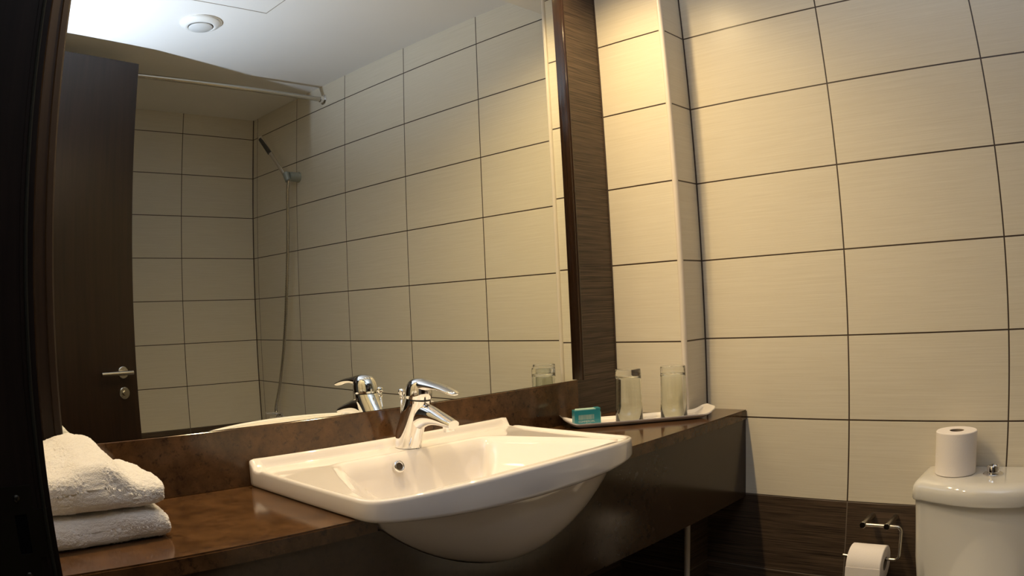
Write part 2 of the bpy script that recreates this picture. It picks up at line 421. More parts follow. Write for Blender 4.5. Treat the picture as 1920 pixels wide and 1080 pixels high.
INN = round_poly([(-0.215, -0.118), (-0.26, -0.20), (-0.325, -0.34), (-0.350, -0.415), (-0.30, -0.462), (-0.16, -0.502), (0, -0.512), (0.16, -0.502), (0.30, -0.462), (0.350, -0.415), (0.325, -0.34), (0.26, -0.20), (0.215, -0.118)], 0.030, 6)
CEN = (0.0, -0.30)
def polar(P, n, cen):
    """radius of polygon P around cen at n angles."""
    res = []
    for k in range(n):
        a = 2*PI*k/n; d = (math.cos(a), math.sin(a)); best = 0
        for i in range(len(P)):
            x1, y1 = P[i-1][0]-cen[0], P[i-1][1]-cen[1]; x2, y2 = P[i][0]-cen[0], P[i][1]-cen[1]
            ex, ey = x2-x1, y2-y1; den = d[0]*ey-d[1]*ex
            if abs(den) < 1e-12: continue
            t = (x1*ey-y1*ex)/den; s = (x1*d[1]-y1*d[0])/den
            if t > 0 and -1e-9 <= s <= 1+1e-9: best = max(best, t)
        res.append(best)
    return res
NA = 288
ro = polar(OUT, NA, CEN)
# make sure the two sharp back corners are hit exactly
ri = polar(INN, NA, CEN)
for _ in range(3): ri = [(ri[k-1]+2*ri[k]+ri[(k+1) % NA])/4 for k in range(NA)]
ZR = 0.9345
def deck_z(x, y, dist):
    ledge = sstep(-0.044, -0.031, y)*0.021
    lip = 0.0035*(1-sstep(0.010, 0.020, dist)) if y < -0.07 else 0
    side = -0.003*sstep(0.20, 0.36, abs(x))*sstep(-0.06, -0.12, y)*(1-sstep(0.0, 0.02, 0.02-dist))
    bow = 0.021*(1-min(1, (x/0.38)**2))*sstep(-0.33, -0.52, y)
    return ZR-0.0035+max(ledge, lip)+side+bow
bm = bmesh.new(); rings = []
def ring(f):
    rings.append([bm.verts.new(f(k)) for k in range(NA)])
def at(k, r, z): a = 2*PI*k/NA; return (SX+CEN[0]+r*math.cos(a), CEN[1]+r*math.sin(a), z)
ZSB = 0.8945
ring(lambda k: at(k, ro[k]-0.03, ZSB))
ring(lambda k: at(k, ro[k]-0.004, ZSB)); ring(lambda k: at(k, ro[k]-0.001, ZSB+0.003))
def topz(k, r):
    a = 2*PI*k/NA; x, y = CEN[0]+r*math.cos(a), CEN[1]+r*math.sin(a); return deck_z(x, y, ro[k]-r)
ring(lambda k: at(k, ro[k], ZSB+0.008))
ring(lambda k: at(k, ro[k], topz(k, ro[k])-0.008))
ring(lambda k: at(k, ro[k]-0.0012, topz(k, ro[k])-0.003)); ring(lambda k: at(k, ro[k]-0.004, topz(k, ro[k]-0.003)-0.0007))
NR = 34
for j in range(NR+1):
    t = j/NR
    def fn(k, t=t):
        r = (ro[k]-0.007)*(1-t)+(ri[k]+0.006)*t
        return at(k, r, topz(k, r)-0.004*sstep(0.93, 1, t))
    ring(fn)
# bowl interior: D(t) depth profile from edge to drain
DR = (0.0, -0.30)
for j in range(1, 41):
    t = j/40
    def fn(k, t=t):
        a = 2*PI*k/NA; s = 1-t
        front = max(0.0, -math.sin(a)); side = abs(math.cos(a))
        r = ri[k]*s+0.022*t if t < 1 else 0.022
        # steep back wall, gentler sides
        p = 2.2 if math.sin(a) > 0.3 else 1.75+0.6*front
        u_ = ri[k]*(1-s); sn = math.sin(a)
        lam = 0.125
        if sn > 0: lam += (0.028-0.125)*sstep(0.52, 0.67, sn)
        else: lam += (0.060-0.125)*sstep(0.45, 0.85, -sn)
        yb = CEN[1]+ri[k]*sn
        z = ZR-0.0075+0.021*(1-min(1, (ri[k]*math.cos(a)/0.38)**2))*sstep(-0.33, -0.52, yb)*(s**3)-0.112*math.tanh(u_/lam)/math.tanh(ri[k]/lam)
        return at(k, r, z)
    ring(fn)
for a_, b_ in zip(rings, rings[1:]):
    for k in range(NA): bm.faces.new((a_[k], a_[(k+1) % NA], b_[(k+1) % NA], b_[k]))
bm.faces.new(rings[-1])
basin_org = (SX, -0.27, ZT)
t_basin = thing('washbasin', 'white ceramic semi-recessed washbasin with bowed front, set in the brown stone counter', 'sink', basin_org)
# underside bowl: rings downward
us = []
UC = (-0.002, -0.305)
def undr(k, t):
    """point of the bowl underside; t 0..1 from the rim to the lowest point."""
    a = 2*PI*k/NA; c, s = math.cos(a), math.sin(a); w = math.cos(t*PI/2)
    x = UC[0]+0.372*math.copysign(abs(c)**0.796, c)*w**1.153
    y = UC[1]+(0.225 if s < 0 else 0.212)*s*(w**1.153)**0.403
    return x, y
def undz(t): return ZSB-0.001-0.171*math.sin(t*PI/2)**1.656
for j in range(33):
    t = j/32*0.985
    us.append([bm.verts.new((SX+undr(k, t)[0], undr(k, t)[1], undz(t))) for k in range(NA)])
for k in range(NA): bm.faces.new((rings[0][(k+1) % NA], rings[0][k], us[0][k], us[0][(k+1) % NA]))
for a_, b_ in zip(us, us[1:]):
    for k in range(NA): bm.faces.new((a_[(k+1) % NA], a_[k], b_[k], b_[(k+1) % NA]))
bm.faces.new(us[-1][::-1])
obj('bowl', bm, M['ceramic'], t_basin, smooth=True, auto=60)
bm = bmesh.new(); lathe(bm, [(0, 0.0025), (0.016, 0.002), (0.021, 0.0), (0.021, -0.003)], (SX, CEN[1], ZR-0.1195+0.001), n=32); obj('drain', bm, M['chrome'], t_basin, smooth=True)
ov = Vector((-1.137, -0.131, 0.9035)); od = Vector((-0.10, -0.93, 0.35))
bm = bmesh.new(); lathe(bm, [(0.0085, 0.001), (0.0085, 0.004), (0.0105, 0.0055), (0.0135, 0.004), (0.0145, -0.004), (0.0085, -0.004)], ov, od, 32, closed=True); ovr = obj('overflow_ring', bm, M['chrome'], t_basin, smooth=True)
bm = bmesh.new(); lathe(bm, [(0, 0.0005), (0.009, 0.0005), (0.009, -0.003), (0, -0.003)], ov, od, 24); obj('overflow_hole', bm, simple('overflow_shadow', (0.05, 0.035, 0.02), 0.6), ovr)

# counter slab with a cut-out that follows the bowl
def bowl_half(y, z):
    """half width of the bowl underside at plane y and height z (numeric)."""
    t = (math.asin(min(1, max(0, (ZSB-0.001-z)/0.171)**(1/1.656))))/(PI/2)
    xs = []
    for k in range(NA):
        x1, y1 = undr(k, t); x2, y2 = undr((k+1) % NA, t)
        if (y1-y)*(y2-y) <= 0 and y1 != y2: xs.append(x1+(y-y1)/(y2-y1)*(x2-x1))
    return (min(xs), max(xs)) if len(xs) > 1 else None
cut = 0.362
bm = bmesh.new()
tm = math.asin((0.012/0.171)**(1/1.656))/(PI/2)
bo = []
for k in range(NA):
    ux, uy = undr(k, tm); g_ = 0.030*sstep(YF+0.004, YF+0.07, uy); r_ = math.hypot(ux, uy+0.30)
    bo.append((SX+max(-0.358, min(0.358, ux*(1+g_/r_))), uy+(uy+0.30)*g_/r_))
bo = [p for p in bo if p[1] > YF+0.002]
bo.sort(key=lambda p: -math.atan2(p[1]+0.45, p[0]-SX))
poly = [(XL, -0.0005), (XL, YF), (bo[0][0], YF)]+bo+[(bo[-1][0], YF), (0, YF), (0, -cdp-0.001), (-cw-0.001, -cdp-0.001), (-cw-0.001, -0.0005)]
prism(bm, poly, 2, ZT-0.029, ZT)
es = [e for e in bm.edges if all(abs(v.co.z-ZT) < 1e-5 and abs(v.co.y-YF) < 1e-5 for v in e.verts)]
bmesh.ops.bevel(bm, geom=es, offset=0.003, segments=2, affect='EDGES')
t_c = thing('vanity_counter', 'long brown speckled stone counter with upstand and deep dark stone apron', 'counter', (-1.0, -0.2, 0.61))
obj('countertop', bm, M['stone'], t_c)
obj('upstand', B(XL+0.158, -0.3605, -0.0205, -0.0005, ZT, 1.0195, bev=0.001, seg=1), M['stone'], t_c)
# apron with a notch where the bowl hangs through
ZA0, ZA1 = 0.611, ZT-0.030
YA = -0.4060
left = [(XL, ZA1), (XL, ZA0), (0, ZA0), (0, ZA1)]
notch = []
hw = []
for i in range(40):
    z = ZA1-(ZA1-0.70)*i/39; h = bowl_half(YA+0.010, z)
    if h and h[1]-h[0] > 0.01: hw.append((h, z))
if hw:
    notch = [(SX+h[1], z) for h, z in hw]+[(SX+(hw[-1][0][0]+hw[-1][0][1])/2, hw[-1][1]-0.003)]+[(SX+h[0], z) for h, z in hw[::-1]]
bm = bmesh.new(); prism(bm, left+notch, 1, YA, YA+0.020)
obj('apron', bm, M['apron'], t_c)
obj('apron_groove_shadow', B(XL, SX-0.366, YA+0.003, YA+0.018, ZA1, ZT-0.029), M['black'], t_c)  # black bars paint the shadow line in the step under the countertop
obj('apron_groove_shadow', B(SX+0.366, 0, YA+0.003, YA+0.018, ZA1, ZT-0.029), M['black'], t_c)

# ------------------------------------------------------------------ basin tap
FX, FY, FZ = -1.060, -0.070, ZR-0.0025
t = thing('basin_tap', 'chrome single-lever mixer tap on the back ledge of the washbasin', 'tap', (FX, FY, FZ))
def loft(bm, secs, n=28, caps=True):
    """secs: (y, z, tilt, half_width_x, half_depth); tilt is the angle of the section's axis from vertical towards -y."""
    R_ = []
    for (y, z, tl, hx_, hy_) in secs:
        dv = Vector((0, -math.cos(tl), -math.sin(tl)))        # section depth direction (front)
        R_.append([bm.verts.new(Vector((FX, y, z))+hx_*math.cos(2*PI*k/n)*Vector((1, 0, 0))+hy_*math.sin(2*PI*k/n)*dv) for k in range(n)])
    for a_, b_ in zip(R_, R_[1:]):
        for k in range(n): bm.faces.new((a_[k], a_[(k+1) % n], b_[(k+1) % n], b_[k]))
    if caps: bm.faces.new(R_[0][::-1]); bm.faces.new(R_[-1])
    return bm
# body: leaning column
bm = bmesh.new()
secs = spline([(-0.072, FZ, 0, 0.0285, 0.0350), (-0.072, FZ+0.004, 0.0, 0.0290, 0.0355), (-0.078, FZ+0.030, 0.18, 0.0270, 0.0380), (-0.094, FZ+0.065, 0.24, 0.0265, 0.0370), (-0.112, FZ+0.098, 0.20, 0.0270, 0.0350), (-0.119, FZ+0.116, 0.10, 0.0270, 0.0330)], 6)
loft(bm, secs); obj('body', bm, M['chrome'], t, smooth=True, auto=70)
# spout
bm = bmesh.new()
sp = spline([(-0.104, FZ+0.070, PI/2*0.88, 0.020, 0.040), (-0.130, FZ+0.078, PI/2*0.86, 0.021, 0.033), (-0.158, FZ+0.081, PI/2*0.84, 0.020, 0.024), (-0.190, FZ+0.077, PI/2*0.84, 0.0185, 0.0165), (-0.222, FZ+0.070, PI/2*0.86, 0.0175, 0.0120), (-0.238, FZ+0.066, PI/2*0.90, 0.0155, 0.0100)], 6)
R_ = []
def spsec(y, z, tl, hx_, hy_, n=24):
    nv = Vector((0, -math.cos(tl), math.sin(tl)))
    return [Vector((FX, y, z))+hx_*math.cos(2*PI*k/n)*Vector((1, 0, 0))+hy_*math.sin(2*PI*k/n)*nv for k in range(n)]
for s_ in sp: R_.append([bm.verts.new(v) for v in spsec(*s_)])
for a_, b_ in zip(R_, R_[1:]):
    for k in range(24): bm.faces.new((a_[k], a_[(k+1) % 24], b_[(k+1) % 24], b_[k]))
bm.faces.new(R_[0][::-1]); bm.faces.new(R_[-1])
obj('spout', bm, M['chrome'], t, smooth=True, auto=70)
bm = bmesh.new(); lathe(bm, [(0.0125, 0), (0.0125, 0.013), (0.011, 0.015), (0.010, 0.012), (0, 0.011)], (FX, -0.219, FZ+0.064), (0, -0.22, -1), 28); obj('aerator', bm, M['chrome'], t, smooth=True, auto=40)
# lever: cap plus blade
bm = bmesh.new()
hs = spline([(-0.1200, FZ+0.119, 0.06, 0.0275, 0.0335), (-0.1215, FZ+0.130, 0.05, 0.0285, 0.0350), (-0.1240, FZ+0.146, 0.02, 0.0270, 0.0330), (-0.1260, FZ+0.158, 0.0, 0.0215, 0.0275), (-0.1280, FZ+0.1645, 0.0, 0.0120, 0.0160), (-0.1290, FZ+0.1655, 0.0, 0.001, 0.002)], 6)
loft(bm, hs); obj('lever_cap', bm, M['chrome'], t, smooth=True, auto=70)
bm = bmesh.new(); R_ = []
for (y, z, tl, hx_, hy_) in spline([(-0.110, FZ+0.147, PI/2*1.0, 0.020, 0.015), (-0.140, FZ+0.150, PI/2*0.97, 0.0215, 0.0145), (-0.172, FZ+0.150, PI/2*0.90, 0.0200, 0.0090), (-0.205, FZ+0.146, PI/2*0.84, 0.0185, 0.0070), (-0.238, FZ+0.138, PI/2*0.78, 0.0160, 0.0055), (-0.249, FZ+0.135, PI/2*0.75, 0.0100, 0.0040), (-0.252, FZ+0.134, PI/2*0.75, 0.003, 0.0015)], 6):
    R_.append([bm.verts.new(v) for v in spsec(y, z, tl, hx_, hy_)])
for a_, b_ in zip(R_, R_[1:]):
    for k in range(24): bm.faces.new((a_[k], a_[(k+1) % 24], b_[(k+1) % 24], b_[k]))
bm.faces.new(R_[0][::-1]); bm.faces.new(R_[-1]); obj('lever_blade', bm, M['chrome'], t, smooth=True, auto=70)
bm = bmesh.new(); loft(bm, [(-0.1195, FZ+0.113, 0.08, 0.0255, 0.031), (-0.1200, FZ+0.121, 0.06, 0.0255, 0.031)]); obj('joint_ring', bm, M['rubber'], t, smooth=True, auto=60)
bm = bmesh.new(); lathe(bm, [(0, 0.0012), (0.004, 0.001), (0.0045, 0)], (FX-0.0262, -0.122, FZ+0.105), (-1, 0, 0), 16); obj('indicator_dot', bm, simple('dark_red_dot', (0.02, 0.01, 0.01), 0.3), t, smooth=True)
bm = bmesh.new(); tube(bm, [(FX, -0.045, FZ+0.030), (FX, -0.058, FZ+0.120)], 0.0030, 12)
pr = obj('pull_rod', bm, M['chrome'], t, smooth=True)
bm = bmesh.new(); lathe(bm, [(0, -0.004), (0.004, -0.003), (0.0055, 0.003), (0.0045, 0.006), (0.0075, 0.010), (0.0085, 0.014), (0.0075, 0.018), (0.004, 0.021), (0, 0.0215)], (FX, -0.058, FZ+0.117), n=24); obj('knob', bm, M['chrome'], pr, smooth=True)

# ------------------------------------------------------------------ tray, glasses, soap
TA = Vector((-0.475, -0.125, 0)); TU = Vector((0.7574, -0.6529, 0)); TN = Vector((0.6529, 0.7574, 0))
def tp(s, o, z): v = TA+s*TU+o*TN; return Vector((v.x, v.y, z))
bm = bmesh.new(); NS, NO = 64, 24; s0, s1, wdt = -0.052, 0.412, 0.115
def trayz(s, o):
    e = max(0, (0.0-s)/(-s0), (s-(s1-0.052))/0.052); e = min(1, e)
    w = 2*abs(o/wdt-0.5); return 0.8985+0.027*e**1.7+0.010*sstep(0.72, 1.0, w)*(1-0.8*e)
def traypt(i, j):
    s = s0+(s1-s0)*i/NS; v = 2*j/NO-1
    d = min(s-s0, s1-s); half = wdt/2
    if d < 0.022: half = wdt/2-0.022+math.sqrt(max(0, 0.022**2-(0.022-d)**2))
    o = wdt/2+half*v; return s, o
T_, U_ = [], []
for i in range(NS+1):
    T_.append([]); U_.append([])
    for j in range(NO+1):
        s, o = traypt(i, j); z = trayz(s, o)
        T_[-1].append(bm.verts.new(tp(s, o, z))); e = max(abs(2*j/NO-1)**8, 0)
        U_[-1].append(bm.verts.new(tp(s, o, max(z-0.0042, ZT+0.0003))))
for i in range(NS):
    for j in range(NO):
        bm.faces.new((T_[i][j], T_[i+1][j], T_[i+1][j+1], T_[i][j+1])); bm.faces.new((U_[i][j], U_[i][j+1], U_[i+1][j+1], U_[i+1][j]))
for i in range(NS):
    bm.faces.new((T_[i][0], U_[i][0], U_[i+1][0], T_[i+1][0])); bm.faces.new((T_[i][NO], T_[i+1][NO], U_[i+1][NO], U_[i][NO]))
for j in range(NO):
    bm.faces.new((T_[0][j], T_[0][j+1], U_[0][j+1], U_[0][j])); bm.faces.new((T_[NS][j], U_[NS][j], U_[NS][j+1], T_[NS][j+1]))
bmesh.ops.remove_doubles(bm, verts=bm.verts[:], dist=1e-6)
tag(obj('amenity_tray', bm, M['ceramic'], smooth=True, auto=70), 'long narrow white ceramic tray with upturned ends on the brown stone counter', 'tray')

def tumbler():
    """inverted tumbler: thick base on top, mouth down."""
    bm = bmesh.new()
    h = 0.1545
    prof = [(0.0395, 0.0006), (0.0402, 0.0), (0.0408, 0.0006), (0.0396, 0.05), (0.0380, h-0.006), (0.0372, h-0.001), (0.0355, h), (0, h),
            ]
    inner = [(0, h-0.021), (0.030, h-0.0205), (0.0345, h-0.024), (0.0358, h-0.032), (0.0378, 0.05), (0.0388, 0.0012)]
    lathe(bm, prof[:7]+[(0.0001, h-0.0006)], (0, 0, 0), n=64)
    lathe(bm, [(0.0001, h-0.020)]+inner[1:]+[(0.0395, 0.0006)], (0, 0, 0), n=64)
    bmesh.ops.remove_doubles(bm, verts=bm.verts[:], dist=1e-5)
    for cz in (h-0.0006, h-0.020):
        rv = [v for v in bm.verts if abs(v.co.z-cz) < 1e-6 and math.hypot(v.co.x, v.co.y) < 0.0005]
        if len(rv) > 1: bmesh.ops.pointmerge(bm, verts=rv, merge_co=(0, 0, cz))
    return bm
g = obj('drinking_glass', tumbler(), M['glass'], smooth=True, auto=60)
p1, p2 = tp(0.152, 0.0565, 0.8988), tp(0.291, 0.0565, 0.8988)
g.location = p1; tag(g, 'clear tumbler upside down on the white tray, beside the teal soap box', 'glass', 'upturned glasses on the tray')
g2 = g.copy(); COL.objects.link(g2); g2.location = p2; g2['label'] = 'clear tumbler upside down on the white tray, nearest the tiled column corner'

t = thing('soap_box', 'small teal cardboard soap box with pale print standing on the tray end', 'box', tp(0.02, 0.045, 0.8995))
t.rotation_euler = (0, 0, math.atan2(TU.y, TU.x)+0.10)
def sobj(name, bm, mat, parent):
    o = obj(name, bm, mat, parent, world=False); return o
bw, bd, bh = 0.0392, 0.014, 0.0445
sobj('carton', B(-bw, bw, -bd, bd, 0, bh, bev=0.0006, seg=1), M['teal'], t)
bm = bmesh.new(); prism(bm, [(-bw+0.001, -bd+0.001), (bw-0.002, -bd+0.001), (bw-0.002, bd-0.001), (-bw+0.010, bd-0.001)], 2, bh, bh+0.0022); sobj('top_flap', bm, M['teal_light'], t)
sobj('end_flap', B(bw-0.0002, bw+0.0016, -bd+0.001, bd-0.002, 0.001, bh-0.008), M['teal_light'], t)
sobj('end_tab', B(bw-0.014, bw+0.001, -bd-0.0005, bd, bh-0.001, bh+0.0035, bev=0.0008, seg=1), M['teal'], t)
bm = bmesh.new(); x = -0.027
random.seed(9)
while x < 0.019:
    w = random.choice([0.0008, 0.0012, 0.0018]); box(bm, x, x+w, -bd-0.0003, -bd, 0.0165, 0.0305); x += w+random.choice([0.0007, 0.0011])
sobj('printed_bars', bm, M['print_dim'], t)
def text_mesh(s, size, name, mat, parent, x, y, z, sx=1.0):
    cu = bpy.data.curves.new(name, 'FONT'); cu.body = s; cu.size = size; cu.align_x = 'CENTER'; cu.extrude = 0.0001
    tmp = bpy.data.objects.new(name+'_source', cu); COL.objects.link(tmp)
    dg = bpy.context.evaluated_depsgraph_get(); dg.update()
    me = bpy.data.meshes.new_from_object(tmp.evaluated_get(dg)); bpy.data.objects.remove(tmp)
    me.materials.clear(); me.materials.append(mat); me.name = name
    o = bpy.data.objects.new(name, me); COL.objects.link(o); o.parent = parent
    o.rotation_euler = (PI/2, 0, 0); o.location = (x, y, z); o.scale = (sx, 1, 1); return o
text_mesh('COMMERCIAL', 0.0078, 'printed_line', M['print'], t, -0.003, -bd-0.0003, 0.0085, 1.0)
text_mesh('Soap', 0.0068, 'printed_word', M['print'], t, 0.002, -bd-0.0003, 0.0022, 1.2)

# ------------------------------------------------------------------ towels
def towel_mesh(x0, x1, y0, y1, zb, ztop, seed, folds, amp):
    """soft folded slab: closed rounded section swept along y, ends rounded over."""
    rnd = random.Random(seed); ph = [rnd.uniform(0, 6.28) for _ in range(8)]
    bm = bmesh.new(); NY, NP = 170, 330; R_ = []
    A_ = [2*PI*k/3000 for k in range(3001)]
    xs_ = [((x1-x0)/2*math.copysign(abs(math.cos(a))**0.22, math.cos(a)), 0.03*math.copysign(abs(math.sin(a))**0.30, math.sin(a))) for a in A_]
    L_ = [0.0]
    for p, q in zip(xs_, xs_[1:]): L_.append(L_[-1]+math.hypot(q[0]-p[0], q[1]-p[1]))
    ang = []; m_ = 0
    for k in range(NP):
        tl = L_[-1]*k/NP
        while L_[m_+1] < tl: m_ += 1
        ang.append(A_[m_]+(A_[m_+1]-A_[m_])*(tl-L_[m_])/max(1e-12, L_[m_+1]-L_[m_]))
    xm, ym = (x0+x1)/2, (y0+y1)/2
    for i in range(NY+1):
        e = -math.cos(PI*i/NY)                     # dense near both ends
        endf = max(0.0, 1-abs(e)**14)**0.45; row = []
        for k in range(NP):
            a = ang[k]; c, s = math.cos(a), math.sin(a)
            u = math.copysign(abs(c)**0.22, c); w = math.copysign(abs(s)**0.30, s)
            x = xm+(x1-x0)/2*u*(0.93+0.07*endf); y = ym+(y1-y0)/2*e
            zt = ztop(x, y); zm = (zb+zt)/2; hh = (zt-zb)/2
            z = zm+hh*w*endf
            rim = max(abs(u)**8, abs(e)**8); cr = 0.0
            for fz in folds:
                q = (z-(zb+(zt-zb)*fz))/0.0038; cr += math.exp(-q*q)
            x = xm+(x-xm)*(1-0.020*cr*rim); y = ym+(y-ym)*(1-0.014*cr*rim)
            nz = amp*(math.sin(37*x+ph[0]+9*y)*math.sin(29*y+ph[1])+0.6*math.sin(83*x+ph[2])*math.sin(71*y+ph[3]+20*x)+0.4*math.sin(140*x+ph[6]+60*y)*math.sin(150*y+ph[7]))
            if s > 0: z += nz*endf
            y += 0.0030*math.sin(31*x+ph[4]+60*z)*abs(e)**3; x += 0.0022*math.sin(40*y+ph[5]+70*z)*abs(u)**4
            row.append(bm.verts.new((x, y, max(z, zb))))
        R_.append(row)
    for a_, b_ in zip(R_, R_[1:]):
        for k in range(NP): bm.faces.new((a_[k], a_[(k+1) % NP], b_[(k+1) % NP], b_[k]))
    for row, fl in ((R_[0], True), (R_[-1], False)):
        # close each end with a strip of quads across the flattened section
        h = NP//2
        for k in range(h-1):
            f = (row[k], row[k+1], row[NP-k-2], row[NP-k-1])
            try: bm.faces.new(f[::-1] if fl else f)
            except ValueError: pass
    bmesh.ops.recalc_face_normals(bm, faces=bm.faces[:]); bm.normal_update()
    for v in bm.verts:
        p = v.co
        d = 0.0011*mnoise.noise(p*190)+0.0012*mnoise.noise(p*400+Vector((5, 1, 2)))+0.0022*mnoise.noise(p*22)
        v.co = p+v.normal*d
        if v.co.z < zb: v.co.z = zb
    return bm
def low_top(x, y): return 0.9475-0.005*sstep(-1.85, -1.75, x)
def up_top(x, y):
    d = (x+1.868)
    hump = 0.070*math.exp(-(abs(d)/0.052)**2.8) if d > 0 else 0.045+0.025*math.exp(-(d/0.05)**2)
    k = sstep(-0.30, -0.15, y)*0.35+0.65
    return 0.996+hump*0.86*k+0.004*math.sin(30*y+3*x)
def make_towel(label, bm):
    return tag(obj('folded_towel', bm, M['terry'], smooth=True), label, 'towel', 'folded towels on the counter')
make_towel('white terry towel folded flat on the stone counter, under the other towel', towel_mesh(-2.004, -1.748, -0.300, -0.045, ZT+0.0008, low_top, 3, [], 0.0012))
make_towel('white terry towel folded with a raised hump, topmost of the two by the door', towel_mesh(-2.002, -1.750, -0.305, -0.040, 0.9515, up_top, 5, [], 0.0020))

# ------------------------------------------------------------------ toilet with spare roll
TY = -1.228
def d_out(hw_, dep, bulge, r, n=10):
    P = [(-0.004, -hw_), (-dep, -hw_)]
    arc = [(-dep-bulge*(1-(y/hw_)**2), y) for y in [-hw_+2*hw_*i/20 for i in range(1, 20)]]
    P += arc+[(-dep, hw_), (-0.004, hw_)]
    return P
def loft_poly(bm, levels, org):
    R_ = [[bm.verts.new((org[0]+u, org[1]+v, z)) for u, v in poly] for poly, z in levels]
    n = len(R_[0])
    for a_, b_ in zip(R_, R_[1:]):
        for k in range(n): bm.faces.new((a_[k], a_[(k+1) % n], b_[(k+1) % n], b_[k]))
    bm.faces.new(R_[0][::-1]); bm.faces.new(R_[-1]); return bm
def polyD(hw_, dep, bulge, r, n=6):
    """D outline with rounded front corners, fixed vertex count."""
    pts = [(-0.004, -hw_)]
    for k in range(n+1):
        a = k/n*PI/2; pts.append((-dep+r-r*math.sin(a), -hw_+r-r*math.cos(a)))
    for i in range(1, 24):
        y = -hw_+r+(2*hw_-2*r)*i/24; pts.append((-dep-bulge*(1-(y/(hw_-r))**2), y))
    for k in range(n+1):
        a = PI/2-k/n*PI/2; pts.append((-dep+r-r*math.sin(a), hw_-r+r*math.cos(a)))
    pts.append((-0.004, hw_)); return pts
t = thing('toilet', 'white ceramic toilet with a low cistern against the tiled wall, beside the paper holder', 'toilet', (-0.25, TY, 0))
bm = bmesh.new()
loft_poly(bm, [(polyD(0.17, 0.13, 0.03, 0.03), 0.375), (polyD(0.19, 0.150, 0.036, 0.03), 0.39), (polyD(0.205, 0.165, 0.036, 0.03), 0.52), (polyD(0.214, 0.168, 0.038, 0.03), 0.655), (polyD(0.216, 0.170, 0.038, 0.03), 0.684)], (0, TY))
tk = obj('cistern', bm, M['tank'], t, smooth=True, auto=50)
bm = bmesh.new()
lv = [(0.000, 0.6855, 0.03), (0.0035, 0.6865, 0.03), (0.005, 0.690, 0.03), (0.0055, 0.712, 0.03), (0.004, 0.722, 0.03), (-0.001, 0.731, 0.03), (-0.008, 0.737, 0.03), (-0.018, 0.7405, 0.03), (-0.035, 0.742, 0.03), (-0.06, 0.743, 0.03)]
loft_poly(bm, [(polyD(0.218+a, 0.174+a, 0.047, r), z) for a, z, r in lv], (0, TY))
lid = obj('cistern_lid', bm, M['tank'], t, smooth=True, auto=50)
bx_, by_ = -0.096, -1.2290
bm = bmesh.new(); lathe(bm, [(0, 0.0), (0.030, 0), (0.030, 0.003), (0.027, 0.0055), (0.0185, 0.006), (0.0185, 0.024), (0.0175, 0.0255), (0.0145, 0.0255), (0.014, 0.023), (0, 0.023)], (bx_, by_, 0.7428), n=40); obj('flush_button', bm, M['chrome'], t, smooth=True, auto=35)
# pan and seat
def ell(cx, ax_, ay_, n=48): return [(cx+ax_*math.cos(2*PI*k/n), ay_*math.sin(2*PI*k/n)) for k in range(n)]
bm = bmesh.new(); loft_poly(bm, [(ell(-0.30, 0.19, 0.11), 0), (ell(-0.30, 0.20, 0.115), 0.03), (ell(-0.32, 0.20, 0.12), 0.2), (ell(-0.36, 0.26, 0.165), 0.33), (ell(-0.37, 0.275, 0.18), 0.37)], (0, TY)); obj('pan', bm, M['tank'], t, smooth=True, auto=50)
bm = bmesh.new(); loft_poly(bm, [(ell(-0.40, 0.235, 0.185), 0.3705), (ell(-0.40, 0.24, 0.19), 0.378), (ell(-0.40, 0.24, 0.19), 0.405), (ell(-0.40, 0.225, 0.175), 0.412)], (0, TY)); obj('seat_cover', bm, M['plastic'], t, smooth=True, auto=50)

def roll_bm(r, rc, h, org, axis):
    bm = bmesh.new(); lathe(bm, [(rc, 0), (r-0.002, 0), (r, 0.002), (r, h-0.002), (r-0.002, h), (rc, h)], org, axis, 64, closed=True); return bm
RX, RY, RZ = -0.084, -1.1145, 0.7437
t = thing('toilet_roll', 'full white toilet roll standing upright on the cistern lid', 'toilet roll', (RX, RY, RZ))
obj('tissue', roll_bm(0.0600, 0.0215, 0.117, (RX, RY, RZ), (0, 0, 1)), M['paper'], t, smooth=True, auto=40)
bm = bmesh.new(); lathe(bm, [(0.0200, 0.0005), (0.0213, 0.0005), (0.0213, 0.1162), (0.0200, 0.1162)], (RX, RY, RZ), n=48, closed=True); obj('cardboard_core', bm, M['card'], t, smooth=True, auto=40)

# paper holder with hanging roll
PX = -0.094; PZ = 0.582
t = thing('paper_holder', 'steel two-post toilet paper holder on the dark tiles beside the cistern', 'paper holder', (0, -0.88, 0.585))
for y in (-0.845, -0.920):
    bm = bmesh.new(); lathe(bm, [(0, 0), (0.0098, 0), (0.0098, 0.102), (0.0090, 0.103)], (0, y, PZ), (-1, 0, 0), 24)
    ps = obj('post', bm, M['steel'], t, smooth=True, auto=30)
    bm = bmesh.new(); lathe(bm, [(0.0090, 0.103), (0, 0.1035), (0, 0.101), (0.0090, 0.101)], (0, y, PZ), (-1, 0, 0), 24); obj('end_cap', bm, M['dark_steel'], ps)
zr = 0.4815
path = [(PX, -0.845, PZ), (PX, -0.930, PZ)]
for k in range(1, 7): a = k/6*PI/2; path.append((PX, -0.948-0.016*math.sin(a)+0.0, PZ-0.016+0.016*math.cos(a)))
path += [(PX, -0.964, zr+0.016)]
for k in range(1, 7): a = k/6*PI/2; path.append((PX, -0.964+0.016*(1-math.cos(a)), zr+0.016-0.016*math.sin(a)))
path += [(PX, -0.90, zr), (PX, -0.80, zr), (PX, -0.786, zr+0.001)]
obj('rail', tube(bmesh.new(), path, 0.0047, 14), M['steel'], t, smooth=True, auto=50)
RR = 0.0545
t = thing('toilet_roll', 'white toilet roll hanging on the steel holder, partly cut by the bottom of the frame', 'toilet roll', (PX, -0.868, zr-0.0155))
o3 = (PX, -0.922, zr-0.0145)
obj('tissue', roll_bm(RR, 0.0205, 0.108, o3, (0, 1, 0)), M['paper'], t, smooth=True, auto=40)
